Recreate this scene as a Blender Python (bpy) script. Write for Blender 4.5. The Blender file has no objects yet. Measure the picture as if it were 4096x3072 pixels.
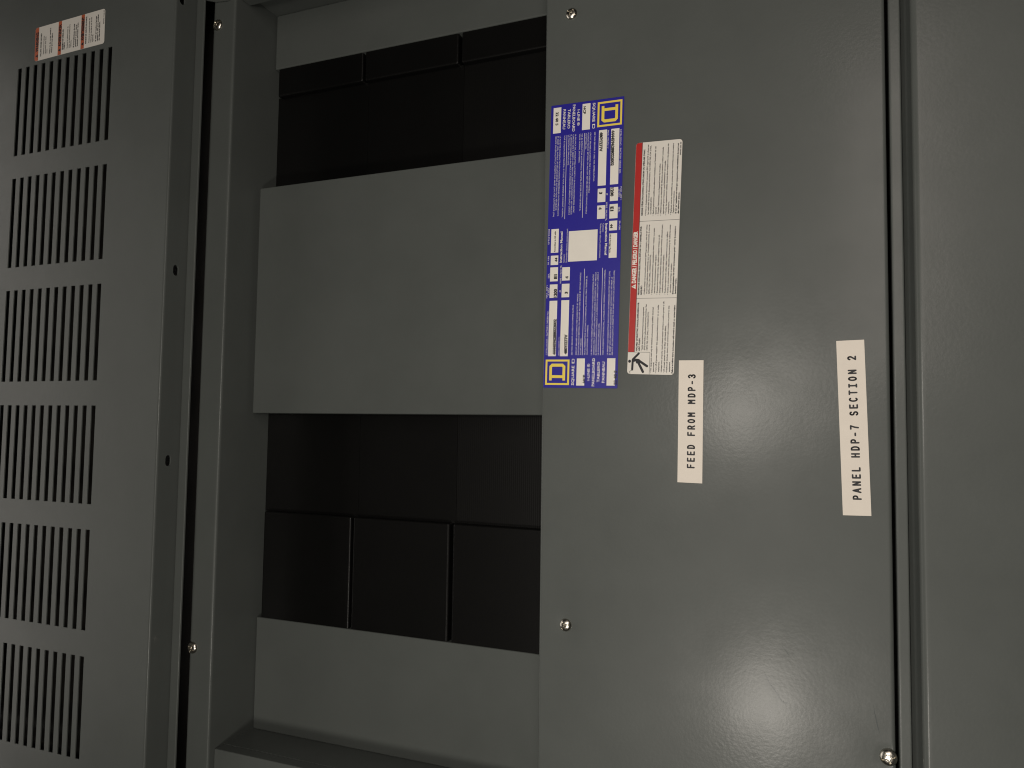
import bpy, bmesh, math, random
from mathutils import Matrix, Vector
random.seed(7)
S = bpy.context.scene
C = S.collection
R = math.radians
MM = 0.001
BASE = 1.3                      # height of the lens above the floor, metres


def V(x, y, z):                 # panel millimetres -> world metres (x right, y into the panel, z up)
    return Vector((x * MM, y * MM, BASE + z * MM))


# ------------------------------------------------------------------ camera (phone held sideways)
cd = bpy.data.cameras.new('camera')
cam = bpy.data.objects.new('camera', cd)
C.objects.link(cam)
cd.sensor_width = 36.0
cd.lens = 3000.0 / 4096.0 * 36.0
cd.clip_start = 0.02
cd.clip_end = 50.0
rt = Vector((0.01407446, 0.37207767, -0.92809489))
dn = Vector((-0.99819429, 0.05943593, 0.00869064))
fw = Vector((0.05839577, 0.9262967, 0.37224234))
m = Matrix.Identity(4)
for i in range(3):
    m[i][0], m[i][1], m[i][2] = rt[i], -dn[i], -fw[i]
m.translation = V(0, -750, 0)
cam.matrix_world = m
S.camera = cam

# ------------------------------------------------------------------ world and lamps (dim service room)
w = bpy.data.worlds.new('World')
S.world = w
w.use_nodes = True
w.node_tree.nodes['Background'].inputs[0].default_value = (0.93, 0.97, 1.0, 1)
w.node_tree.nodes['Background'].inputs[1].default_value = 0.002


def area(name, loc, target, sx, sy, energy, col, shape='ELLIPSE'):
    ld = bpy.data.lights.new(name, 'AREA')
    ld.shape = shape
    ld.size, ld.size_y = sx, sy
    ld.energy = energy
    ld.color = col
    o = bpy.data.objects.new(name, ld)
    C.objects.link(o)
    p, t = V(*loc), V(*target)
    o.matrix_world = Matrix.Translation(p) @ (t - p).to_track_quat('-Z', 'Y').to_matrix().to_4x4()
    return o


WARM = (1.0, 0.93, 0.84)
area('front_light', (50, -1100, 168), (0, 0, 150), 0.15, 0.14, 2.9, WARM)
area('front_light', (-628, -1100, 112), (-100, 0, 150), 0.15, 0.15, 3.9, WARM)
area('front_light', (118, -1110, 40), (50, 0, 150), 0.18, 0.12, 0.9, WARM)
area('front_light', (-585, -1110, 18), (0, 0, 150), 0.24, 0.20, 1.0, WARM)
area('front_light', (486, -1100, -158), (100, 0, 200), 0.74, 0.165, 3.0, (1.0, 0.89, 0.81), 'RECTANGLE')  # added low light standing in for lit wall and floor reflections
area('ceiling_lamp', (-50, -620, 2300), (-50, -100, 500), 2.4, 0.9, 9.0, (1.0, 0.93, 0.86))

S.view_settings.view_transform = 'Standard'
S.view_settings.look = 'None'
S.view_settings.exposure = 0.0
S.view_settings.gamma = 1.0
S.view_settings.use_curve_mapping = False
S.render.engine = 'CYCLES'
S.cycles.pixel_filter_type = 'BLACKMAN_HARRIS'
S.cycles.filter_width = 1.1

# ------------------------------------------------------------------ materials


def base_mat(name, col, rough, metal=0.0, spec=0.5):
    mt = bpy.data.materials.new(name)
    mt.use_nodes = True
    nt = mt.node_tree
    b = nt.nodes['Principled BSDF']
    b.inputs['Base Color'].default_value = (*col, 1)
    b.inputs['Roughness'].default_value = rough
    b.inputs['Metallic'].default_value = metal
    b.inputs['Specular IOR Level'].default_value = spec
    return mt, nt, b


def noise(nt, scale, detail=2.0, rough=0.5, vec=None):
    n = nt.nodes.new('ShaderNodeTexNoise')
    n.inputs['Scale'].default_value = scale
    n.inputs['Detail'].default_value = detail
    n.inputs['Roughness'].default_value = rough
    if vec:
        nt.links.new(vec, n.inputs['Vector'])
    return n


def geo_pos(nt):
    return nt.nodes.new('ShaderNodeNewGeometry').outputs['Position']


def colour_mix(nt, fac, a, b, target):
    mx = nt.nodes.new('ShaderNodeMix')
    mx.data_type = 'RGBA'
    nt.links.new(fac, mx.inputs['Factor'])
    mx.inputs['A'].default_value = (*a, 1)
    mx.inputs['B'].default_value = (*b, 1)
    nt.links.new(mx.outputs['Result'], target)
    return mx


def painted(name, col, rough=0.34, peel=0.048, dist=0.0012, spread=0.06):
    mt, nt, b = base_mat(name, col, rough, 0.0, 0.20)
    pos = geo_pos(nt)
    a = noise(nt, 9.0, 4.0, 0.6, pos)
    f = nt.nodes.new('ShaderNodeMapRange')
    f.inputs[1].default_value, f.inputs[2].default_value = 0.3, 0.7
    nt.links.new(a.outputs['Fac'], f.inputs[0])
    mx0 = colour_mix(nt, f.outputs[0], [c * (1 - spread) for c in col], [c * (1 + spread) for c in col], b.inputs['Base Color'])
    # fine speckle of the powder
    sp = noise(nt, 1500.0, 2.0, 0.7, pos)
    fm = nt.nodes.new('ShaderNodeMath')
    fm.operation = 'MULTIPLY_ADD'
    fm.inputs[1].default_value = 1.1
    nt.links.new(sp.outputs['Fac'], fm.inputs[0])
    fs_ = nt.nodes.new('ShaderNodeMath')
    fs_.operation = 'SUBTRACT'
    fs_.inputs[1].default_value = 0.55
    nt.links.new(f.outputs[0], fs_.inputs[0])
    nt.links.new(fs_.outputs[0], fm.inputs[2])
    nt.links.new(fm.outputs[0], mx0.inputs['Factor'])
    # handling marks change the gloss a little
    g = noise(nt, 22.0, 5.0, 0.7, pos)
    gr = nt.nodes.new('ShaderNodeMapRange')
    gr.inputs[1].default_value, gr.inputs[2].default_value = 0.3, 0.75
    gr.inputs[3].default_value, gr.inputs[4].default_value = rough - 0.05, rough + 0.07
    nt.links.new(g.outputs['Fac'], gr.inputs[0])
    nt.links.new(gr.outputs[0], b.inputs['Roughness'])
    # orange peel of powder coat: a coarse and a fine wave
    p1 = noise(nt, 300.0, 1.0, 0.5, pos)
    p2 = noise(nt, 900.0, 1.5, 0.5, pos)
    ad = nt.nodes.new('ShaderNodeMath')
    ad.operation = 'MULTIPLY_ADD'
    ad.inputs[1].default_value = 0.08
    nt.links.new(p2.outputs['Fac'], ad.inputs[0])
    nt.links.new(p1.outputs['Fac'], ad.inputs[2])
    bp = nt.nodes.new('ShaderNodeBump')
    pm = nt.nodes.new('ShaderNodeMapRange')      # the peel comes and goes over the sheet
    pm.inputs[1].default_value, pm.inputs[2].default_value = 0.35, 0.65
    pm.inputs[3].default_value, pm.inputs[4].default_value = peel * 0.3, peel * 1.2
    nt.links.new(noise(nt, 7.0, 2.0, 0.5, pos).outputs['Fac'], pm.inputs[0])
    nt.links.new(pm.outputs[0], bp.inputs['Strength'])
    bp.inputs['Distance'].default_value = dist
    nt.links.new(ad.outputs[0], bp.inputs['Height'])
    nt.links.new(bp.outputs['Normal'], b.inputs['Normal'])
    nt.links.new(bp.outputs['Normal'], b.inputs['Coat Normal'])
    b.inputs['Coat Weight'].default_value = 0.12
    b.inputs['Coat Roughness'].default_value = 0.19
    return mt


GREY = painted('grey_powder_coat', (0.0920, 0.1010, 0.0955), 0.40)
DARKIN = painted('enclosure_shade', (0.022, 0.021, 0.019), 0.6)  # interior darkened in the colour itself so slots and gaps look shaded


def plastic(name, col, rough, ribs=False):
    mt, nt, b = base_mat(name, col, rough, 0.0, 0.28)
    pos = geo_pos(nt)
    bp = nt.nodes.new('ShaderNodeBump')
    if ribs:
        mp = nt.nodes.new('ShaderNodeMapping')
        mp.inputs['Scale'].default_value = (0, 0, 1)
        nt.links.new(pos, mp.inputs['Vector'])
        wv = nt.nodes.new('ShaderNodeTexWave')
        wv.bands_direction = 'Z'
        wv.inputs['Scale'].default_value = 120.0
        nt.links.new(mp.outputs[0], wv.inputs['Vector'])
        nt.links.new(wv.outputs['Fac'], bp.inputs['Height'])
        bp.inputs['Strength'].default_value = 0.07
        bp.inputs['Distance'].default_value = 0.0006
    else:
        n = noise(nt, 1200.0, 2.0, 0.5, pos)
        nt.links.new(n.outputs['Fac'], bp.inputs['Height'])
        bp.inputs['Strength'].default_value = 0.15
        bp.inputs['Distance'].default_value = 0.0006
    nt.links.new(bp.outputs['Normal'], b.inputs['Normal'])
    n2 = noise(nt, 14.0, 4.0, 0.6, pos)
    colour_mix(nt, n2.outputs['Fac'], [c * 0.8 for c in col], [c * 1.25 for c in col], b.inputs['Base Color'])
    return mt


BLACK = plastic('black_plastic', (0.0042, 0.0042, 0.0040), 0.33)
BLACKRIB = plastic('black_ribbed_plastic', (0.0046, 0.0046, 0.0044), 0.36, True)


def zinc():
    mt, nt, b = base_mat('zinc_plate', (0.62, 0.59, 0.53), 0.28, 1.0)
    pos = geo_pos(nt)
    n = noise(nt, 700.0, 3.0, 0.6, pos)
    colour_mix(nt, n.outputs['Fac'], (0.50, 0.47, 0.41), (0.72, 0.69, 0.62), b.inputs['Base Color'])
    bp = nt.nodes.new('ShaderNodeBump')
    bp.inputs['Strength'].default_value = 0.2
    bp.inputs['Distance'].default_value = 0.0005
    nt.links.new(n.outputs['Fac'], bp.inputs['Height'])
    nt.links.new(bp.outputs['Normal'], b.inputs['Normal'])
    return mt


ZINC = zinc()


def printed(name, col, rough=0.42, vary=0.05, scale=60.0):
    mt, nt, b = base_mat(name, col, rough, 0.0, 0.4)
    pos = geo_pos(nt)
    n = noise(nt, scale, 4.0, 0.65, pos)
    colour_mix(nt, n.outputs['Fac'], [c * (1 - vary) for c in col], [c * (1 + vary) for c in col], b.inputs['Base Color'])
    n3 = noise(nt, 240.0, 2.0, 0.5, pos)
    bp = nt.nodes.new('ShaderNodeBump')
    bp.inputs['Strength'].default_value = 0.06
    bp.inputs['Distance'].default_value = 0.0008
    nt.links.new(n3.outputs['Fac'], bp.inputs['Height'])
    nt.links.new(bp.outputs['Normal'], b.inputs['Normal'])
    return mt


P_BLUE = printed('blue_print', (0.020, 0.016, 0.285))
P_CREAM = printed('label_stock', (0.73, 0.70, 0.64))
P_WHITE = printed('white_print', (0.80, 0.77, 0.70))
P_TAPE = printed('tape_stock', (0.77, 0.71, 0.625), 0.5)
P_YELLOW = printed('yellow_print', (0.86, 0.67, 0.10))
P_RED = printed('red_print', (0.44, 0.018, 0.015))
P_ORANGE = printed('orange_print', (0.48, 0.10, 0.035))
P_INK = printed('black_ink', (0.006, 0.006, 0.009), 0.5)
P_SCUFF = painted('scuff_grey', (0.070, 0.081, 0.080), 0.46)

# ------------------------------------------------------------------ helpers


def tag(o, label=None, cat=None, group=None, kind=None):
    if label:
        o['label'] = label
    if cat:
        o['category'] = cat
    if group:
        o['group'] = group
    if kind:
        o['kind'] = kind
    return o


def thing(name, label, cat, loc=(0, 0, 0), group=None):
    o = bpy.data.objects.new(name, None)
    o.empty_display_size = 0.02
    C.objects.link(o)
    o.location = V(*loc)
    return tag(o, label, cat, group)


def link(name, me, mat, parent=None, world=True):
    """one mesh object; vertices given in world metres when world is True"""
    if not me.materials:
        me.materials.append(mat)
    o = bpy.data.objects.new(name, me)
    C.objects.link(o)
    if parent is not None:
        o.parent = parent
        if world:
            o.matrix_parent_inverse = Matrix.Translation(-root_loc(parent))
    return o


def root_loc(o):
    l = Vector((0, 0, 0))
    while o is not None:
        l += o.location
        o = o.parent
    return l


def mesh(name, vs, fs, smooth=None):
    me = bpy.data.meshes.new(name)
    me.from_pydata([tuple(v) for v in vs], [], fs)
    me.update()
    if smooth is not None:
        me.polygons.foreach_set('use_smooth', [True] * len(me.polygons))
        me.set_sharp_from_angle(angle=R(smooth))
    return me


def fix_normals(me):
    bm = bmesh.new()
    bm.from_mesh(me)
    bmesh.ops.recalc_face_normals(bm, faces=bm.faces)
    bm.to_mesh(me)
    bm.free()
    return me


def box(x0, x1, y0, y1, z0, z1, bev=0.0, seg=3, name='box'):
    bm = bmesh.new()
    vs = [bm.verts.new(V(x, y, z)) for x in (x0, x1) for y in (y0, y1) for z in (z0, z1)]
    for f in ((0, 1, 3, 2), (4, 6, 7, 5), (0, 4, 5, 1), (2, 3, 7, 6), (0, 2, 6, 4), (1, 5, 7, 3)):
        bm.faces.new([vs[i] for i in f])
    bmesh.ops.recalc_face_normals(bm, faces=bm.faces)
    if bev > 0:
        bmesh.ops.bevel(bm, geom=bm.edges[:], offset=bev * MM, segments=seg, profile=0.5, affect='EDGES')
    me = bpy.data.meshes.new(name)
    bm.to_mesh(me)
    bm.free()
    return me


def prism(poly, y0, y1, bev=0.0, name='prism'):
    """outline in (x, z), from y0 (front) to y1"""
    bm = bmesh.new()
    a = [bm.verts.new(V(x, y0, z)) for x, z in poly]
    b = [bm.verts.new(V(x, y1, z)) for x, z in poly]
    n = len(poly)
    bm.faces.new(a)
    bm.faces.new(b[::-1])
    for i in range(n):
        bm.faces.new([a[i], b[i], b[(i + 1) % n], a[(i + 1) % n]])
    bmesh.ops.recalc_face_normals(bm, faces=bm.faces)
    if bev:
        bmesh.ops.bevel(bm, geom=bm.edges[:], offset=bev * MM, segments=3, profile=0.5, affect='EDGES')
    me = bpy.data.meshes.new(name)
    bm.to_mesh(me)
    bm.free()
    return me


def arc(cy, cz, r, a0, a1, n=7):
    return [(cy + r * math.cos(R(a0 + (a1 - a0) * i / n)), cz + r * math.sin(R(a0 + (a1 - a0) * i / n))) for i in range(n + 1)]


def sweep(profile, xs, disp=None, name='sheet'):
    """bent sheet: a (y, z) profile swept along x; disp(x, z) pushes the front skin along y"""
    vs, fs = [], []
    n = len(profile)
    for x in xs:
        for (y, z) in profile:
            vs.append(V(x, y + (disp(x, z, y) if disp else 0), z))
    for i in range(len(xs) - 1):
        for j in range(n - 1):
            a = i * n + j
            fs.append((a, a + n, a + n + 1, a + 1))
    return mesh(name, vs, fs, 35)


def lin(a, b, n):
    return [a + (b - a) * i / n for i in range(n + 1)]


# ---- pan head screw with combination drive
def screw_mesh():
    vs, fs = [], []
    rad, hgt, nr, na = 6.4, 3.1, 26, 72
    for i in range(nr + 1):
        t = i / nr
        r = rad * math.sin(t * math.pi / 2) if t < 1 else rad
        for k in range(na):
            a = 2 * math.pi * k / na
            x, y = r * math.cos(a), r * math.sin(a)
            h = hgt * (max(0.0, 1 - (r / rad) ** 2.6)) ** 0.62 + 0.35
            d = 0.0
            if r < 5.6 and abs(x) < 0.75:
                d = 1.25
            if r < 4.0 and abs(y) < 0.75:
                d = max(d, 1.1)
            if abs(x) < 1.45 and abs(y) < 1.45:
                d = 1.9
            vs.append((x * MM, y * MM, max(h - d, 0.3) * MM))
    for k in range(na):
        a = 2 * math.pi * k / na
        vs.append((rad * math.cos(a) * MM, rad * math.sin(a) * MM, -0.4 * MM))
    for i in range(nr + 1):
        for k in range(na):
            a, b = i * na + k, i * na + (k + 1) % na
            if i == 0:
                pass
            fs.append((a, b, b + na, a + na))
    me = mesh('screw', vs, [f[::-1] for f in fs], 38)
    me.materials.append(ZINC)
    return me


SCREW = screw_mesh()


def screw(parent, x, y, z, turn, scale=1.0, tilt=(0, 0)):
    o = bpy.data.objects.new('screw', SCREW)
    C.objects.link(o)
    o.parent = parent
    mw = Matrix.Translation(V(x, y, z)) @ Matrix.Rotation(R(90), 4, 'X') @ Matrix.Rotation(R(tilt[0]), 4, 'X') @ Matrix.Rotation(R(tilt[1]), 4, 'Y') @ Matrix.Rotation(R(turn), 4, 'Z') @ Matrix.Diagonal((scale, scale, scale, 1))
    o.matrix_basis = Matrix.Translation(-root_loc(parent)) @ mw
    return o


XL, XR = -480.0, 650.0          # the cabinet runs on past the picture on both sides

# ------------------------------------------------------------------ enclosure behind everything
enc = thing('enclosure', 'steel enclosure body coloured dark for inside shade, behind the grey covers, seen through slots and gaps', 'enclosure', (80, 200, -700))
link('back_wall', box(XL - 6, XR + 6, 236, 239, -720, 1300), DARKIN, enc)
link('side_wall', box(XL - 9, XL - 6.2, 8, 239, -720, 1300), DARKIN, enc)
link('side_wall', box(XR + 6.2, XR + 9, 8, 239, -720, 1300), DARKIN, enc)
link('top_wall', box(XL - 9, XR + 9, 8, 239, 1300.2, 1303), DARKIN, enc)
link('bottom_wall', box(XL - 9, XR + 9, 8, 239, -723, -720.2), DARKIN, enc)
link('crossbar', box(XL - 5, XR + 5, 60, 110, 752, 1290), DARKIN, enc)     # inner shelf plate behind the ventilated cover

# ------------------------------------------------------------------ ventilated upper cover
vent = thing('ventilated_cover', 'grey steel top cover punched with six rows of ventilation slots', 'cover', (80, 0, 766))
YV, ZV = -37.5, 765.8
ROWS = [(508.5 - 162.26 * i - 129.2, 508.5 - 162.26 * i) for i in range(6)]
PIT, SW = 16.26, 8.0
Z0S, Z1S = 880.7 - SW / 2, 880.7 + 11 * PIT + SW / 2
xs = sorted([XL, XR] + [v for r in ROWS for v in r])
zs = [ZV + 3, Z0S, Z1S, 1296.0]
vs, fs = [], []
idx = {}


def vid(x, y, z):
    k = (round(x, 3), y, round(z, 3))
    if k not in idx:
        idx[k] = len(vs)
        vs.append(V(x, y, z))
    return idx[k]


hole = [(a, b) for a, b in ROWS]
for i in range(len(xs) - 1):
    for j in range(3):
        x0, x1, z0, z1 = xs[i], xs[i + 1], zs[j], zs[j + 1]
        if j == 1 and any(abs(x0 - a) < 1e-6 for a, b in hole):
            # walls of the opening: the cut edge of the sheet
            fs.append((vid(x0, YV, z0), vid(x0, YV, z1), vid(x0, YV + 1.4, z1), vid(x0, YV + 1.4, z0)))
            fs.append((vid(x1, YV, z1), vid(x1, YV, z0), vid(x1, YV + 1.4, z0), vid(x1, YV + 1.4, z1)))
            fs.append((vid(x0, YV, z1), vid(x1, YV, z1), vid(x1, YV + 1.4, z1), vid(x0, YV + 1.4, z1)))
            fs.append((vid(x1, YV, z0), vid(x0, YV, z0), vid(x0, YV + 1.4, z0), vid(x1, YV + 1.4, z0)))
            continue
        fs.append((vid(x0, YV, z0), vid(x1, YV, z0), vid(x1, YV, z1), vid(x0, YV, z1)))
        fs.append((vid(x0, YV + 1.4, z1), vid(x1, YV + 1.4, z1), vid(x1, YV + 1.4, z0), vid(x0, YV + 1.4, z0)))
link('face_sheet', mesh('face_sheet', vs, fs), GREY, vent)
slat_me = None
L = ROWS[0][1] - ROWS[0][0]
for (a, b) in ROWS:
    for k in range(11):
        zc = 880.7 + (k + 0.5) * PIT
        hw = (PIT - SW) / 2
        if slat_me is None:
            slat_me = box(-L / 2, L / 2, 0, 1.4, -hw, hw, 0, name='slat')
            slat_me.transform(Matrix.Translation((0, 0, -BASE)))
            slat_me.materials.append(GREY)
        o = bpy.data.objects.new('slat', slat_me)
        C.objects.link(o)
        o.parent = vent
        o.location = V((a + b) / 2, YV, zc) - root_loc(vent)
# bent lower edge and flange facing the floor, with slotted mounting holes
vs, fs = [], []
prof = [(YV, ZV + 3.0)] + arc(YV + 3, ZV + 3, 3, 180, 270, 8)[1:]
xsf = [XL, XR]
for x in xsf:
    for (y, z) in prof:
        vs.append(V(x, y, z))
n = len(prof)
for j in range(n - 1):
    fs.append((j, j + n, j + n + 1, j + 1))
HOLES = [(198, -19.5), (-48, -19.5), (557, -27)]
cells = sorted(HOLES)
xcur = XL
Y0F, Y1F = YV + 3, 0.0


def quad(x0, y0, x1, y1):
    i = len(vs)
    vs.extend([V(x0, y0, ZV), V(x1, y0, ZV), V(x1, y1, ZV), V(x0, y1, ZV)])
    fs.append((i, i + 1, i + 2, i + 3))


for (hx, hy) in cells:
    cx0, cx1, cy0, cy1 = hx - 14, hx + 14, hy - 6.5, hy + 6.5
    quad(xcur, Y0F, cx0, Y1F)
    quad(cx0, Y0F, cx1, cy0)
    quad(cx0, cy1, cx1, Y1F)
    angs = sorted([2 * math.pi * i / 40 for i in range(40)] + [math.atan2(s * 6.5, t * 14) % (2 * math.pi) for s in (-1, 1) for t in (-1, 1)])
    ring = []
    for a in angs:
        ca, sa = math.cos(a), math.sin(a)
        # obround 14 x 7 mm: straight half length 3.5, radius 3.5
        lo, hi = 0.0, 9.0
        for _ in range(30):
            mid = (lo + hi) / 2
            x, y = mid * ca, mid * sa
            dx = max(abs(x) - 2.6, 0)
            if dx * dx + y * y < 4.5 * 4.5:
                lo = mid
            else:
                hi = mid
        t = min(14 / abs(ca) if abs(ca) > 1e-9 else 1e9, 6.5 / abs(sa) if abs(sa) > 1e-9 else 1e9)
        ring.append((lo * ca, lo * sa, t * ca, t * sa))
    i0 = len(vs)
    for (ax, ay, bx_, by_) in ring:
        vs.append(V(hx + ax, hy + ay, ZV))
        vs.append(V(hx + bx_, hy + by_, ZV))
        vs.append(V(hx + ax, hy + ay, ZV + 2))
    nn = len(ring)
    for k in range(nn):
        p, q = i0 + 3 * k, i0 + 3 * ((k + 1) % nn)
        fs.append((p, p + 1, q + 1, q))
        fs.append((p, q, q + 2, p + 2))
    xcur = cx1
quad(xcur, Y0F, XR, Y1F)
link('bottom_flange', mesh('bottom_flange', vs, fs, 30), GREY, vent)
lipp = [(4, 765.2)] + arc(-1.6, 763.8, 1.4, 90, 180, 6) + [(-3, 762), (-3, 754)] + arc(-1.6, 753.0, 1.4, 180, 270, 6) + [(-0.6, 751.6), (-0.6, 763)]
link('lip', sweep(lipp, [XL, XR], name='lip'), GREY, vent)
link('side_flange', box(XL - 2, XL - 0.1, YV, 8, ZV, 1298), GREY, vent)
link('side_flange', box(XR + 0.1, XR + 2, YV, 8, ZV, 1298), GREY, vent)
link('top_flange', box(XL, XR, YV, 8, 1296.1, 1298), GREY, vent)

# ------------------------------------------------------------------ recessed trim frame
trim = thing('trim_frame', 'grey steel trim frame with deep rolled inner edge round the recess', 'frame', (80, 3, 480))
ZW = 704.5
prof = [(60, 743)] + [(10.0, 743)] + arc(9, 737, 6, 90, 180, 8) + [(3, 736), (3, 711)] + arc(6.2, ZW + 3.2, 3.2, 180, 270, 9) + [(8, ZW), (83, ZW), (110, ZW)]
link('top_rail', sweep(prof, lin(XL, XR, 40), lambda x, z, y: 0.25 * math.sin(x / 90.0 + 0.6) if abs(y - 3) < 0.1 else 0, 'top_rail'), GREY, trim)
poly = [(XL, ZW - 0.4), (-408.8, ZW - 0.4), (-408.8, 250), (XL, 250)]
link('side_rail', prism(poly, 13, 30, 1.6), GREY, trim)
link('side_rail', prism([(566, ZW - 0.4), (XR, ZW - 0.4), (XR, 250), (566, 250)], 13, 30, 1.6), GREY, trim)
link('recess_side_wall', box(-411, -408.8, 30.2, 112, 250, ZW - 0.3), GREY, trim)
link('recess_side_wall', box(580.4, 582.6, 30.2, 112, 250, ZW - 0.3), GREY, trim)
link('lit_patch_plate', prism([(562.5, 736), (571, 761), (XR, 761), (XR, 700), (566, 700), (560.5, 716)], 0.2, 2.6, 0.4), GREY, trim)  # added plate, shaped to imitate a lighter lit patch on the trim
screw(trim, 530.9, 2.8, 732.6, 35, 1.15, (0, 0))
screw(trim, -284.8, 2.8, 735.2, 62, 1.15, (2, -3))

# ------------------------------------------------------------------ interior of the recess


def pan(x0, x1, z0, z1, y, depth, r, name):
    """folded plate with rounded front edges on all four sides"""
    bm = bmesh.new()
    vs = [bm.verts.new(V(x, yy, z)) for x in (x0, x1) for yy in (y, y + depth) for z in (z0, z1)]
    for f in ((0, 1, 3, 2), (4, 6, 7, 5), (0, 4, 5, 1), (2, 3, 7, 6), (0, 2, 6, 4), (1, 5, 7, 3)):
        bm.faces.new([vs[i] for i in f])
    bmesh.ops.recalc_face_normals(bm, faces=bm.faces)
    ed = [e for e in bm.edges if any(abs(v.co.y - y * MM) < 1e-7 for v in e.verts)]
    bmesh.ops.bevel(bm, geom=ed, offset=r * MM, segments=4, profile=0.5, affect='EDGES')
    me = bpy.data.meshes.new(name)
    bm.to_mesh(me)
    bm.free()
    return me


o = link('center_plate', pan(15, 322, 230, 699.2, 56, 38, 1.4, 'center_plate'), GREY)
tag(o, 'raised plain grey plate standing in the middle of the recess between black fillers', 'cover plate')
o = link('side_plate', pan(-408.6, -261, 230, 703.6, 83, 14, 1.4, 'side_plate'), GREY)
tag(o, 'wide flat grey plate along the lower edge of the recess', 'cover plate', 'grey dead front side plates')
o = link('side_plate', pan(501.8, 580.2, 230, 703.0, 83, 14, 1.8, 'side_plate'), GREY)
tag(o, 'narrow dim grey plate along the upper edge of the recess', 'cover plate', 'grey dead front side plates')

SEC = [(704.0, 553.6, 'farthest from the big cover'), (553.3, 411.3, 'middle of three'), (410.9, 235.0, 'half hidden by the big cover')]
for (xa, xb, side) in ((-119, 22, 'below the raised grey plate'), (316, 464, 'above the raised grey plate')):
    for k, (zt, zb, wh) in enumerate(SEC):
        me = box(xa, xb, 94, 97, zb, zt, 0, 2, 'backing_strip')
        o = link('backing_strip', me, BLACKRIB if k == 2 else BLACK)
        tag(o, ('fine ribbed ' if k == 2 else 'flat ') + 'black sunken strip ' + side + ', ' + wh, 'blank strip', 'flat black strips in the recess')
BLK = [(698.6, 558.2, 'farthest from the big cover'), (554.9, 415.6, 'middle of three'), (411.2, 240.0, 'half hidden by the big cover')]
for (xa, xb, side) in ((-268, -118.2, 'in the lower black row'), (462.3, 512, 'in the upper dark row')):
    for k, (zt, zb, wh) in enumerate(BLK):
        o = link('blank_filler', pan(xa, xb, zb, zt, 84.9, 24, 2.6, 'blank_filler'), BLACK)
        tag(o, 'black breaker blank ' + side + ', ' + wh, 'blank filler', 'black breaker blanks in the recess')
o = link('interior_pan', box(-408, 580, 112.5, 115, 200, 704, 0, name='interior_pan'), BLACK, trim)

# ------------------------------------------------------------------ big lower cover
cov = thing('lower_cover', 'large smooth grey steel cover carrying the labels, held by zinc screws', 'cover', (80, 0, -65))
SCR = [(446.9, 238.1, 9.0, 0.25), (-201.7, 238.2, 13.0, 0.75), (-282.9, -57.5, 14.0, 0.6)]


def dent(x, z, y):
    if abs(y) > 0.02:
        return 0.0
    d = 0.0
    for (sx, sz, r, dep) in SCR:
        q = ((x - sx) ** 2 + (z - sz) ** 2) / (r * r)
        if q < 9:
            d += dep * math.exp(-q)
    d += 0.30 * math.sin(x / 120.0 + 1.1) * math.sin((z - 30) / 105.0 + 0.5) + 0.10 * math.sin(x / 47.0 + z / 61.0)
    e = min(1.0, max(0.0, (265 - z) / 25.0), max(0.0, (z + 62) / 25.0))
    return d * e if d < 0.45 else d


prof = [(22, 267.5)] + [(4, 267.5)] + arc(3, 264.5, 3, 90, 180, 8) + [(0, z) for z in lin(263.5, -60.5, 108)] + arc(3, -61.5, 3, 180, 270, 8) + [(4, -64.5), (22, -64.5)]
xs = lin(XL, XR, 376)
link('face_sheet', sweep(prof, xs, dent, 'face_sheet'), GREY, cov)
link('side_flange', box(XL - 2, XL - 0.1, 0.5, 22, -64, 267), GREY, cov)
link('side_flange', box(XR + 0.1, XR + 2, 0.5, 22, -64, 267), GREY, cov)
screw(cov, 446.9, 0.1, 238.1, -32, 1.0, (3, 4))
screw(cov, -201.7, 0.35, 238.2, 48, 1.0, (0, 2))
screw(cov, -282.9, -0.4, -58.6, 20, 1.12, (-5, 3))


def strip(pts, wd, y=-0.12):
    vs, fs = [], []
    for i, (x, z, k) in enumerate(pts):
        a = pts[max(i - 1, 0)]
        b = pts[min(i + 1, len(pts) - 1)]
        t = Vector((b[0] - a[0], b[1] - a[1])).normalized()
        nx, nz = -t[1], t[0]
        yy = dent(x, z, 0) + y
        vs += [V(x + nx * wd * k, yy, z + nz * wd * k), V(x - nx * wd * k, yy, z - nz * wd * k)]
    for i in range(len(pts) - 1):
        fs.append((2 * i, 2 * i + 1, 2 * i + 3, 2 * i + 2))
    return mesh('scuff_mark', vs, fs)


for pts, wd in (([(-239.4, -47.1, .1), (-248, -48.4, .8), (-257, -50.2, 1), (-263.6, -51.6, .3)], 0.45),
                ([(-222, 45, .1), (-232.1, 40.4, .8), (-241, 33.5, 1), (-247.4, 29.4, 1), (-249.3, 26, 1), (-248.6, 23.3, .4)], 0.45),
                ([(-197, 29, .1), (-202.7, 25, 1), (-207.5, 21, .2)], 0.35)):
    link('scuff_mark', strip(pts, wd), P_SCUFF, cov)

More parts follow.
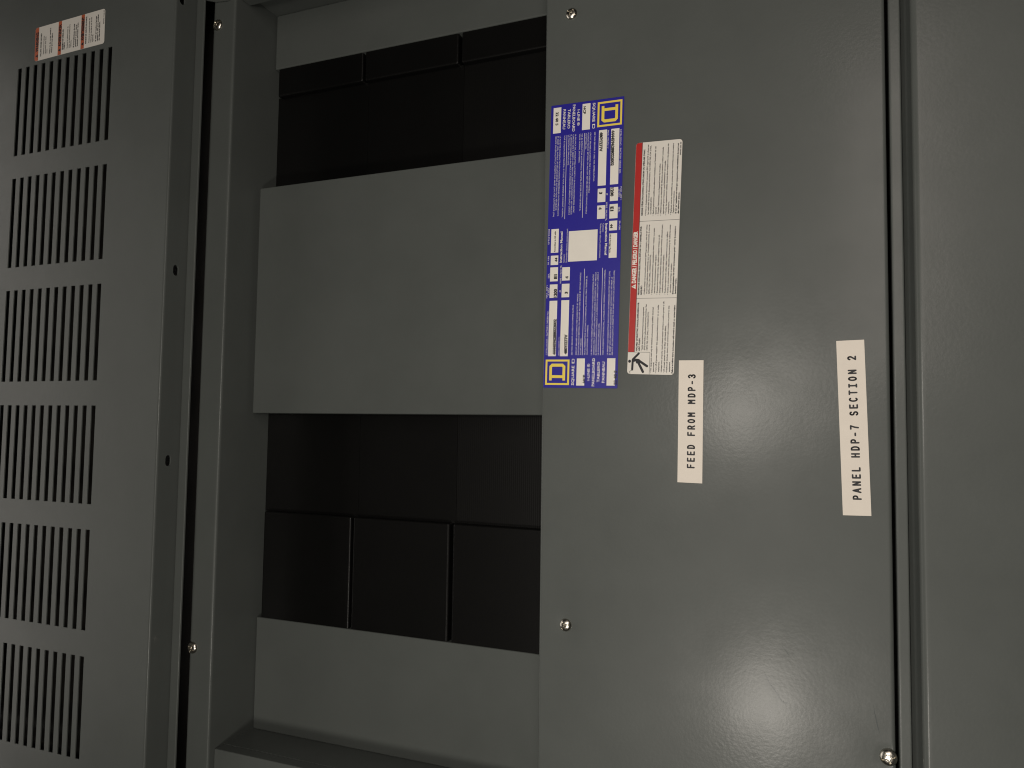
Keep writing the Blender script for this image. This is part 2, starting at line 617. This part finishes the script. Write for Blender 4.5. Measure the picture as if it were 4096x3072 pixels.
# ------------------------------------------------------------------ bottom cover
bot = thing('bottom_cover', 'plain grey steel cover with rounded edge at the bottom of the cabinet', 'cover', (80, 0, -700))
lipb = [(8, -67.2)] + arc(-1.8, -68.4, 1.2, 90, 180, 6) + [(-3, -69.6), (-3, -75.0)] + arc(-1.8, -75.6, 1.2, 180, 270, 6) + [(8, -76.8)]
link('lip', sweep(lipb, [XL, XR], name='lip'), GREY, bot)
prof = [(9, -77.2), (2, -78.0), (-1.5, -80.2), (-8, -81.8), (-20, -82.6)] + arc(-22, -87.6, 5, 90, 180, 10) + [(-27, z) for z in lin(-90, -700, 30)] + [(8, -700)]
link('face_sheet', sweep(prof, lin(XL, XR, 60), lambda x, z, y: 0.35 * math.sin(x / 110 + 0.3) * math.sin((z + 90) / 85) if y < -26.9 else 0, 'face_sheet'), GREY, bot)
link('side_flange', box(XL - 2, XL - 0.1, -26, 8, -700, -84), GREY, bot)
link('side_flange', box(XR + 0.1, XR + 2, -26, 8, -700, -84), GREY, bot)

# ------------------------------------------------------------------ labels


def label_root(name, label, cat, ox, oz, ang, y):
    o = bpy.data.objects.new(name, None)
    o.empty_display_size = 0.02
    C.objects.link(o)
    o.matrix_world = Matrix.Translation(V(ox, y, oz)) @ Matrix.Rotation(R(90), 4, 'X') @ Matrix.Rotation(R(ang), 4, 'Z')
    return tag(o, label, cat)


class Ink:
    """flat print in label millimetres"""

    def __init__(s, h):
        s.v, s.f, s.h = [], [], h

    def poly(s, pts):
        i = len(s.v)
        s.v += [(x * MM, y * MM, s.h * MM) for x, y in pts]
        s.f.append(tuple(range(i, i + len(pts))))

    def rect(s, x, y, w, h):
        s.poly([(x, y), (x + w, y), (x + w, y + h), (x, y + h)])

    def ring(s, outer, inner):
        n = len(outer)
        for k in range(n):
            s.poly([outer[k], outer[(k + 1) % n], inner[(k + 1) % n], inner[k]])

    def stroke(s, pts, w, cap=True):
        for (x0, y0), (x1, y1) in zip(pts[:-1], pts[1:]):
            d = math.hypot(x1 - x0, y1 - y0) or 1e-6
            tx, ty = (x1 - x0) / d, (y1 - y0) / d
            nx, ny = -ty * w / 2, tx * w / 2
            s.poly([(x0 - nx, y0 - ny), (x1 - nx, y1 - ny), (x1 + nx, y1 + ny), (x0 + nx, y0 + ny)])
        s.h += 0.0008
        if cap:
            for (x, y) in pts:
                s.poly([(x + w / 2 * math.cos(k * math.pi / 5), y + w / 2 * math.sin(k * math.pi / 5)) for k in range(10)])
        s.h += 0.0004

    def text(s, t, u, v, wid, cap, bold=0.0, turn=False, W=0, H=0, spin=False):
        cu = bpy.data.curves.new('t', 'FONT')
        cu.body = t
        cu.resolution_u = 2
        cu.offset = bold
        ob = bpy.data.objects.new('t', cu)
        me = bpy.data.meshes.new_from_object(ob)
        if me and len(me.vertices):
            xs_ = [p.co.x for p in me.vertices]
            x0, x1 = min(xs_), max(xs_)
            kx = wid / max(x1 - x0, 1e-6)
            ky = cap / 0.72
            i = len(s.v)
            for p in me.vertices:
                x, y = u + (p.co.x - x0) * kx, v + p.co.y * ky
                if spin:                          # printed upside down in place
                    x, y = 2 * u + wid - x, 2 * v + cap - y
                if turn:                          # second, half-turned copy of the print
                    x, y = W - x, H - y
                s.v.append((x * MM, y * MM, s.h * MM))
            for p in me.polygons:
                s.f.append(tuple(i + q for q in p.vertices))
        bpy.data.objects.remove(ob)
        bpy.data.curves.remove(cu)
        if me:
            bpy.data.meshes.remove(me)

    def build_each(s, name, mat, parent):
        for f in s.f:
            k = Ink(0)
            k.v = [s.v[i] for i in f]
            k.f = [tuple(range(len(f)))]
            k.build(name, mat, parent)

    def build(s, name, mat, parent):
        me = mesh(name, s.v, s.f)
        bm = bmesh.new()
        bm.from_mesh(me)
        for f in bm.faces:
            f.normal_update()
            if f.normal.z < 0:
                f.normal_flip()
        bm.to_mesh(me)
        bm.free()
        return link(name, me, mat, parent, world=False)


def stock(W, H, r, t=0.2):
    pts = []
    if r > 0:
        for cx, cy, a0 in ((W - r, r, -90), (W - r, H - r, 0), (r, H - r, 90), (r, r, 180)):
            pts += [(cx + r * math.cos(R(a0 + 15 * k)), cy + r * math.sin(R(a0 + 15 * k))) for k in range(7)]
    else:
        pts = [(0, 0), (W, 0), (W, H), (0, H)]
    n = len(pts)
    vs = [(x * MM, y * MM, t * MM) for x, y in pts] + [(x * MM, y * MM, -0.3 * MM) for x, y in pts]
    fs = [tuple(range(n))] + [(k, k + n, (k + 1) % n + n, (k + 1) % n) for k in range(n)]
    return fix_normals(mesh('stock', vs, fs))


# ---- blue nameplate: the same print twice, the second half turned
BW, BH = 304.8, 80.1
bl = label_root('nameplate_label', 'blue panelboard nameplate with yellow square emblem printed twice, on the big cover', 'label', 41.7, 185.2, -1.056, -0.55)
link('label_stock', stock(BW, BH, 0.6, 0.3), P_BLUE, bl, False)
boxes = [(2.5, 35.1, 28.3, 8.7), (2.8, 2.7, 28.1, 8.7), (33.3, 67.1, 59.1, 8.7), (33.2, 53.9, 59.4, 8.7), (95.5, 67.4, 14.4, 8.6), (113.2, 67.3, 15.1, 8.7), (95.7, 54.1, 14.4, 8.5), (113.6, 54.1, 14.2, 8.5), (130.8, 67.4, 10.1, 8.4), (144.0, 67.6, 25.6, 8.4)]
BIGW = [('SQUARE', 2.7, 46.4, 20.6, 2.9, .02), ('I-LINE ®', 7.9, 29.6, 17.5, 2.8, .012), ('PANELBOARD', 1.9, 24.3, 29.2, 3.0, .015), ('TABLERO', 6.0, 19.0, 21.3, 2.9, .015), ('PANNEAU', 5.7, 13.6, 21.7, 3.0, .015), ('Instruction Manual', 133.1, 63.3, 33.2, 2.5, .025)]
SMW = [('CATALOG NO. / FACTORY ORDER NO.', 34.6, 76.5, 47.0, 1.9), ('MAX. VOLTS / V', 34.3, 63.0, 19.3, 1.8), ('MAX. AMP /', 95.5, 78.2, 14.0, 1.7), ('A MAX', 98.2, 76.2, 8.2, 1.6), ('SER.', 116.7, 76.6, 5.6, 1.9), ('Ø', 101.3, 63.4, 2.0, 1.8), ('WIRE / HILO/ FIL', 110.4, 63.2, 19.8, 1.8),
       ('SEE MAIN BREAKER, IF USED FOR AMPERE RATING.', 34.4, 48.8, 53.2, 1.45),
       ('CIRCUIT BREAKER AUTOMATIC TRIP IS INDICATED BY HANDLE', 34.4, 44.1, 64.7, 1.45),
       ('POSITION MIDWAY BETWEEN ON AND OFF. RESTORE SERVICE BY MOVING HANDLE', 34.4, 41.6, 86.9, 1.45),
       ('TO OFF THEN ON.', 34.4, 39.2, 17.6, 1.45),
       ('VEA EL INTERRUPTOR AUTOMÁTICO PRINCIPAL, SI SE USA, PARA OBTENER EL', 34.4, 34.8, 83.2, 1.45),
       ('VALOR NOMINAL EN AMPERES.', 34.4, 32.3, 31.5, 1.45),
       ('LA PALANCA DEL INTERRUPTOR AUTOMÁTICO EN POSICIÓN INTERMEDIA, ENTRE', 34.3, 27.6, 84.5, 1.45),
       ('CERRADO (ON) Y ABIERTO (OFF), INDICA EL DISPARO AUTOMÁTICO. RESTABLEZCA', 34.3, 25.1, 86.6, 1.45),
       ('EL SERVICIO MOVIENDO LA PALANCA A LA POSICIÓN DE ABIERTO (OFF) Y LUEGO A', 34.3, 22.7, 86.7, 1.45),
       ('LA POSICIÓN DE CERRADO (ON).', 34.3, 20.2, 33.0, 1.45),
       ('VOIR EL DISJONCTEUR PRINCIPAL, SI UTILISÉ, POUR OBTENIR LE COURANT NOMINAL', 34.3, 15.3, 89.0, 1.45),
       ('LA MANETTE DU DISJONCTEUR EN POSITION INTERMÉDIAIRE, ENTRE MARCHE (ON)', 34.3, 10.4, 86.9, 1.45),
       ('ET ARRÊT (OFF), INDIQUE UN DÉCLENCHEMENT AUTOMATIQUE. RÉTABLIR LE', 34.3, 7.9, 80.7, 1.45),
       ('SERVICE EN DÉPLAÇANT LA MANETTE SUR ARRÊT (OFF) PUIS SUR MARCHE (ON)', 34.2, 5.5, 87.5, 1.45),
       ('Contact:', 132.9, 60.3, 9.0, 1.7), ('Schneider-electric.com/contact', 132.8, 57.5, 36.2, 1.7)]
INKT = [('4444596288022002', 34.8, 67.6, 37.9, 2.8), ('480Y/277V', 35.3, 54.9, 21.0, 2.8), ('1200', 95.7, 68.0, 9.4, 3.0), ('E1', 115.7, 68.3, 5.0, 3.0), ('3', 99.3, 56.0, 2.4, 2.8), ('4', 115.4, 55.8, 2.7, 2.8), ('44', 134.0, 68.6, 4.6, 2.2)]
wh = Ink(0.33)
whit = Ink(0.33)
for turn in (False, True):
    T = (lambda x, y: (BW - x, BH - y)) if turn else (lambda x, y: (x, y))
    kw = dict(turn=turn, W=BW, H=BH)
    for (x, y, w_, h_) in boxes:
        whit.poly([T(x, y), T(x + w_, y), T(x + w_, y + h_), T(x, y + h_)])
    for (t, u, v, wd, cp, bd) in BIGW:
        line = Ink(0.33)
        line.text(t, u, v, wd, cp, bd, **kw)
        if t == 'SQUARE':                 # the boxed capital after the word
            line.ring([T(*p) for p in ((25.6, 46.4), (29.6, 46.4), (30.4, 47.1), (30.4, 48.6), (29.6, 49.3), (25.6, 49.3))],
                      [T(*p) for p in ((26.7, 46.95), (29.3, 46.95), (29.8, 47.3), (29.8, 48.4), (29.3, 48.75), (26.7, 48.75))])
        line.build('white_text_line', P_WHITE, bl)
    for (t, u, v, wd, cp) in SMW:
        wh.text(t, u, v, wd, cp, -0.004, **kw)
    for (x, y, w_) in ((34.2, 37.9, 91.0), (34.1, 18.4, 91.0)):
        wh.poly([T(x, y), T(x + w_, y), T(x + w_, y + .4), T(x, y + .4)])
    wh.text('REV 05', 131.3, 77.6, 9.1, 1.5, 0.004, spin=True, **kw)
    if not turn:
        wh.text('80104-996-03', 153.4, 77.9, 16.5, 1.4, 0.004, spin=True, **kw)
    # yellow emblem: a square frame round a block letter with feet
    o4 = [(2.9, 51.8), (29.7, 51.8), (29.7, 78.2), (2.9, 78.2)]
    i4 = [(4.9, 53.8), (27.7, 53.8), (27.7, 76.2), (4.9, 76.2)]
    yel = Ink(0.33)
    yel.ring([T(*p) for p in o4], [T(*p) for p in i4])
    emb = yel.build('emblem_frame', P_YELLOW, bl)
    yel = Ink(0.33)
    od = [(7.6, 73.8), (7.6, 71.0), (10.2, 71.0), (10.2, 59.0), (7.6, 59.0), (7.6, 56.2), (22.9, 56.2), (25.4, 58.9), (25.4, 71.3), (22.9, 73.8)]
    idn = [(13.2, 70.9), (13.2, 70.9), (13.2, 70.9), (13.2, 59.2), (13.2, 59.2), (13.2, 59.2), (21.6, 59.2), (22.2, 59.8), (22.2, 70.2), (21.6, 70.9)]
    for k in range(len(od)):
        k2 = (k + 1) % len(od)
        q = [od[k], od[k2], idn[k2], idn[k]]
        if idn[k] == idn[k2]:
            q = q[:3]
        yel.poly([T(*p) for p in q])
    yel.build('emblem_letter', P_YELLOW, emb)
    for (t, u, v, wd, cp) in INKT:
        ink = Ink(0.37)
        ink.text(t, u, v, wd, cp + 0.25, 0.065, **kw)
        ink.build('typed_entry', P_INK, bl)
    if not turn:
        last = [('HCP', 5.3, 34.2, 8.4, 2.6), ('22 40 5', 3.6, 0.9, 14.7, 3.0), ('Assembled in US with', 144.6, 70.9, 22.5, 1.5)]
    else:
        last = [('HCP', 5.3, 36.2, 8.4, 2.6), ('22 40 5', 7.6, 5.4, 14.7, 3.0), ('US & Foreign Parts', 144.6, 68.2, 19.5, 1.5)]
    for (t, u, v, wd, cp) in last:
        ink = Ink(0.37)
        ink.text(t, u, v, wd, cp, 0.045, **kw)
        ink.build('typed_entry', P_INK, bl)
whit.rect(133.5, 25.0, 32.6, 31.4)
whit.build_each('entry_field', P_WHITE, bl)
wh.build('fine_print', P_WHITE, bl)['kind'] = 'stuff'

# ---- danger label
DW, DH = 238.6, 47.2
dg = label_root('danger_label', 'white trilingual danger label with red band and shock pictogram', 'label', 54.7, 128.0, -2.018, -0.55)
link('label_stock', stock(DW, DH, 3.2, 0.3), P_CREAM, dg, False)
red = Ink(0.33)
rr = 3.0
red.poly([(22.5, 40.7), (DW - 0.1, 40.7), (DW - 0.1, DH - rr)] + [(DW - 0.1 - rr + rr * math.cos(R(15 * k)), DH - 0.1 - rr + rr * math.sin(R(15 * k))) for k in range(1, 7)] + [(22.5, DH - 0.1)])
red.build('red_band', P_RED, dg)
wt = Ink(0.37)
wt.poly([(86.9, 41.9), (91.9, 41.9), (89.4, 46.3)])
wt.build('warning_triangle', P_WHITE, dg)
wt = Ink(0.37)
wt.text('DANGER / PELIGRO / DANGER', 92.9, 42.0, 53.5, 4.2, 0.05)
wt.build('white_text_line', P_WHITE, dg)
k = Ink(0.35)
k.rect(22.3, 40.3, DW - 22.4, 0.4)
k.rect(77.1, 0, 0.35, 40.4)
k.rect(156.3, 0, 0.35, 40.4)
k.rect(22.2, 24.6, 0.35, DH - 24.7)
k.rect(0.1, 24.5, 22.4, 0.35)
k.build_each('ruling', P_INK, dg)
k = Ink(0.36)
k.poly([(13.0 + 1.6 * math.cos(2 * math.pi * i / 14), 45.1 + 1.5 * math.sin(2 * math.pi * i / 14)) for i in range(14)])
k.stroke([(15.2, 41.6), (21.0, 36.0)], 2.2)
k.stroke([(14.6, 41.9), (4.6, 42.1)], 2.2)
k.poly([(16.2, 42.4), (15.4, 35.0), (10.6, 34.8), (10.9, 38.2), (12.9, 38.9), (11.9, 42.4)])
k.stroke([(14.0, 36.0), (8.3, 27.2)], 2.5)
k.stroke([(12.0, 36.2), (2.5, 31.1)], 2.5)
k.stroke([(4.0, 42.6), (2.7, 44.6), (0.2, 44.2)], 0.45)
k.build('shock_pictogram', P_INK, dg)
k = Ink(0.39)
k.text('!', 89.15, 42.4, 0.5, 2.6, 0.02)
k.h = 0.35
D = [('HAZARD OF ELECTRIC SHOCK, EXPLOSION OR', 23.5, 37.7, 49.7, 1.5, 1), ('ARC FLASH', 23.5, 35.1, 12.8, 1.5, 1),
     ('• Apply appropriate personal protective equipment', 23.4, 32.4, 44.9, 1.35, 0), ('(PPE) and follow safe electrical work practices. See', 24.4, 29.8, 46.7, 1.35, 0), ('NFPA 70E, CSA Z462, or NOM-029-STPS.', 24.4, 27.2, 39.0, 1.35, 0),
     ('• This equipment must only be installed and serviced by qualified electrical', 1.3, 22.7, 66.6, 1.35, 0), ('personnel.', 2.7, 20.1, 9.9, 1.35, 0), ('• Turn off all power supplying this equipment before working on or inside', 1.4, 17.5, 68.8, 1.35, 0), ('equipment.', 2.8, 14.8, 10.2, 1.35, 0),
     ('• Always use a properly rated voltage sensing device to confirm power is off.', 1.5, 12.1, 72.4, 1.35, 0), ('• All unused spaces must be filled with blank fillers.', 1.6, 9.4, 47.8, 1.35, 0), ('• Replace all devices, doors, and covers before turning on power to this', 1.7, 6.8, 67.7, 1.35, 0), ('equipment.', 3.0, 4.1, 10.2, 1.35, 0),
     ('Failure to follow these instructions will result in death or serious injury.', 1.5, 1.2, 68.7, 1.4, 1),
     ('PELIGRO DE DESCARGA ELÉCTRICA, EXPLOSIÓN O DESTELLO POR', 80.6, 38.0, 70.9, 1.5, 1), ('ARQUEO', 80.5, 35.3, 9.8, 1.5, 1),
     ('• Utilice equipo de protección personal (EPP) apropiado y siga las prácticas', 80.5, 32.2, 72.3, 1.35, 0), ('de seguridad eléctrica establecidas por su Compañía (consulte la norma', 81.8, 29.8, 70.9, 1.35, 0), ('NFPA 70E), CSA Z462, o NOM-029-STPS.', 81.8, 27.3, 40.1, 1.35, 0),
     ('• Solamente el personal eléctrico especializado deberá instalar y prestar', 80.9, 24.6, 68.3, 1.35, 0), ('servicio de mantenimiento a este equipo.', 82.1, 21.9, 39.6, 1.35, 0), ('• Desenergice el equipo antes de realizar cualquier trabajo en él.', 80.8, 19.3, 60.9, 1.35, 0),
     ('• Siempre utilice un dispositivo detector de tensión nominal adecuado para', 80.8, 16.6, 71.2, 1.35, 0), ('confirmar la desenergización del equipo.', 82.7, 14.0, 38.7, 1.35, 0), ('• Todos los espacios sin utilizar deberán taparse con placas de relleno.', 80.7, 11.2, 64.2, 1.35, 0),
     ('• Vuelva a colocar todos los dispositivos, las puertas y las cubiertas antes', 80.6, 8.6, 70.9, 1.35, 0), ('de volver a energizar el equipo.', 82.5, 6.0, 29.8, 1.35, 0), ('El incumplimiento de estas instrucciones podrá causar la muerte o', 80.9, 3.4, 68.8, 1.4, 1), ('lesiones serias.', 81.3, 0.9, 15.8, 1.4, 1),
     ("RISQUE D'ÉLECTROCUTION, D'EXPLOSION OU D'ÉCLAIR D'ARC", 162.5, 37.6, 68.7, 1.5, 1), ('• Portez un équipement de protection personnel (ÉPP) approprié et observez', 161.9, 34.0, 74.0, 1.35, 0), ('les méthodes de travail électrique sécuritaire. Voir NFPA 70E, CSA Z462,', 163.3, 31.4, 71.3, 1.35, 0), ('ou NOM-029-STPS.', 163.2, 28.8, 17.8, 1.35, 0),
     ("• Seul un personnel qualifié doit effectuer l'installation et l'entretien de cet", 161.8, 26.3, 71.6, 1.35, 0), ('appareil.', 162.9, 23.7, 7.7, 1.35, 0), ("• Coupez l'alimentation de l'appareil avant d'y travailler.", 161.5, 21.2, 53.9, 1.35, 0), ('• Utilisez toujours un dispositif de détection de tension à valeur nominale', 161.4, 18.7, 70.5, 1.35, 0), ("appropriée pour s'assurer que l'alimentation est coupée.", 162.8, 16.1, 55.0, 1.35, 0),
     ('• Toutes les espaces non utilisés doivent être remplis avec des plaques de', 161.5, 13.5, 73.5, 1.35, 0), ('remplissage.', 162.9, 10.9, 12.5, 1.35, 0), ('• Replacez tous les dispositifs, les portes et les couvercles avant de mettre', 161.6, 8.4, 73.2, 1.35, 0), ("l'appareil sous tension.", 163.1, 6.0, 22.9, 1.35, 0), ('Si ces précautions ne sont pas respectées, cela entraînera la mort ou', 162.5, 3.5, 72.0, 1.4, 1), ('des blessures graves.', 162.3, 1.0, 22.0, 1.4, 1), ('80043-635-03', 222.3, 1.0, 13.3, 1.2, 0)]
for (t, u, v, wd, cp, bd) in D:
    k.text(t, u, v, wd, cp, 0.06 if bd else 0.035)
k.build('fine_print', P_INK, dg)['kind'] = 'stuff'

# ---- orange warning label on the ventilated cover
WW, WH = 49.0, 137.1
wl = label_root('warning_label', 'small white label with three orange warning bands above the top row of slots', 'label', 515.5, 892.3, 0.87, YV - 0.05)
link('label_stock', stock(WW, WH, 3.5, 0.3), P_CREAM, wl, False)
org = Ink(0.33)
org.poly([(0.1, WH - 7.4), (WW - 0.1, WH - 7.4), (WW - 0.1, WH - 3.5)] + [(WW - 3.5 + 3.4 * math.cos(R(15 * i)), WH - 3.5 + 3.4 * math.sin(R(15 * i))) for i in range(7)] + [(3.5 + 3.4 * math.cos(R(90 + 15 * i)), WH - 3.5 + 3.4 * math.sin(R(90 + 15 * i))) for i in range(7)])
org.rect(0.1, 83.6, WW - 0.2, 6.5)
org.rect(0.1, 38.6, WW - 0.2, 6.4)
org.build_each('orange_band', P_ORANGE, wl)
k = Ink(0.36)
for (v, t, u, wd) in ((130.6, 'WARNING', 13.0, 29.0), (84.6, 'ADVERTENCIA', 12.0, 32.4), (39.5, 'AVERTISSEMENT', 11.5, 34.0)):
    k = Ink(0.36)
    k.text(t, u, v - 0.3, wd, 5.2, 0.06)
    k.build('signal_word', P_INK, wl)
    k = Ink(0.36)
    k.poly([(4.4, v - 0.1), (9.6, v - 0.1), (7.0, v + 4.8)])
    k.build('warning_triangle', P_INK, wl)
k = Ink(0.36)
for (t, u, v, wd, cp, bd) in [('FALLING COVER HAZARD', 5.3, 123.6, 33.9, 2.3, 1), ('Support cover before', 7.2, 118.2, 27.1, 2.0, 0), ('removing the last', 6.7, 114.5, 25.8, 2.0, 0), ('screw.', 7.2, 111.3, 6.7, 2.0, 0), ('Failure to do so can result in', 6.1, 105.3, 37.4, 2.1, 1), ('serious personal injury.', 6.3, 101.6, 28.9, 2.1, 1),
                               ('PELIGRO DE CAÍDA DE', 6.4, 79.6, 29.4, 2.3, 1), ('PUERTA', 6.4, 76.3, 10.3, 2.3, 1), ('Sostenga la cubierta antes de', 6.6, 70.6, 31.7, 2.0, 0), ('quitar los últimos tornillos de la', 6.3, 66.8, 34.3, 2.0, 0), ('cubierta.', 6.5, 63.4, 10.8, 2.0, 0), ('El incumplimiento de esta', 5.6, 57.8, 33.7, 2.1, 1), ('precaución puede causar', 5.9, 54.2, 32.1, 2.1, 1), ('lesiones personales serias.', 5.8, 50.7, 34.1, 2.1, 1),
                               ('RISQUE DE CHUTE DE PORTE', 5.9, 34.2, 38.9, 2.2, 1), ('Soutenez le couvercle avant de', 6.0, 28.3, 35.4, 2.0, 0), ('retirer les dernières vis de cet', 6.0, 24.5, 35.9, 2.0, 0), ('appareil.', 5.9, 21.1, 11.1, 2.0, 0), ('Si cette précaution n’est pas', 5.5, 15.4, 36.3, 2.1, 1), ('respectée, cela peut entraîner', 5.3, 12.0, 38.3, 2.1, 1), ('des blessures graves.', 5.4, 8.7, 27.1, 2.1, 1), ('80043-446-01', 27.6, 1.2, 19.1, 1.6, 0)]:
    k.text(t, u, v, wd, cp, 0.06 if bd else 0.035)
k.build('fine_print', P_INK, wl)['kind'] = 'stuff'

# ---- two typed tape labels: letters built from strokes, fixed pitch
def arcp(cx, cy, rx, ry, a0, a1, n=8):
    return [(cx + rx * math.cos(R(a0 + (a1 - a0) * i / n)), cy + ry * math.sin(R(a0 + (a1 - a0) * i / n))) for i in range(n + 1)]


GL = {  # unit cell 1 wide, 1 high
    'F': [[(.12, 0), (.12, 1), (.92, 1)], [(.12, .52), (.8, .52)]],
    'E': [[(.92, 0), (.12, 0), (.12, 1), (.9, 1)], [(.12, .52), (.82, .52)]],
    'D': [[(.1, 0), (.1, 1), (.45, 1)] + arcp(.42, .5, .48, .5, 90, -90, 10) + [(.1, 0)]],
    'R': [[(.1, 0), (.1, 1), (.55, 1)] + arcp(.58, .74, .32, .26, 90, -90, 7) + [(.1, .48)], [(.5, .48), (.95, 0)]],
    'O': [arcp(.5, .5, .42, .5, 0, 360, 18)],
    'M': [[(.06, 0), (.06, 1), (.5, .45), (.94, 1), (.94, 0)]],
    'P': [[(.12, 0), (.12, 1), (.55, 1)] + arcp(.58, .73, .33, .27, 90, -90, 7) + [(.12, .46)]],
    '-': [[(.2, .42), (.8, .42)]],
    '3': [arcp(.45, .74, .38, .26, 160, -90, 9) + arcp(.45, .25, .43, .25, 90, -165, 10)],
    'A': [[(.02, 0), (.5, 1), (.98, 0)], [(.2, .33), (.8, .33)]],
    'N': [[(.1, 0), (.1, 1), (.9, 0), (.9, 1)]],
    'L': [[(.15, 1), (.15, 0), (.92, 0)]],
    'H': [[(.1, 0), (.1, 1)], [(.9, 0), (.9, 1)], [(.1, .52), (.9, .52)]],
    '7': [[(.08, 1), (.92, 1), (.55, .45), (.42, 0)]],
    'S': [arcp(.5, .75, .38, .25, 25, 270, 9) + arcp(.5, .25, .42, .25, 90, -155, 9)],
    'C': [arcp(.52, .5, .44, .5, 50, 310, 14)],
    'T': [[(.05, 1), (.95, 1)], [(.5, 1), (.5, 0)]],
    'I': [[(.15, 1), (.85, 1)], [(.15, 0), (.85, 0)], [(.5, 1), (.5, 0)]],
    '2': [arcp(.48, .72, .38, .28, 170, -35, 9) + [(.1, 0), (.92, 0)]],
}


def tape(name, label, ox, oz, ang, W, H, t, u, v, wid, cap, sw):
    r = label_root(name, label, 'label', ox, oz, ang, -0.45)
    link('label_stock', stock(W, H, 0, 0.3), P_TAPE, r, False)
    cw = 4.8
    pitch = (wid - cw) / (len(t) - 1)
    for i, ch in enumerate(t):
        if ch == ' ':
            continue
        k = Ink(0.33)
        for st in GL[ch]:
            k.stroke([(u + i * pitch + sw / 2 + x * (cw - sw), v + sw / 2 + y * (cap - sw)) for x, y in st], sw)
        k.build('letter', P_INK, r)


tape('feed_label', 'short typed white tape label reading FEED FROM MDP-3', -51.3, 100.5, -0.65, 120.2, 23.9, 'FEED FROM MDP-3', 13.8, 7.3, 93.0, 7.7, 1.5)
tape('section_label', 'long typed white tape label reading PANEL HDP-7 SECTION 2, slightly tilted', -74.3, -47.7, 1.43, 159.1, 23.4, 'PANEL HDP-7 SECTION 2', 13.7, 7.2, 131.4, 7.6, 1.5)
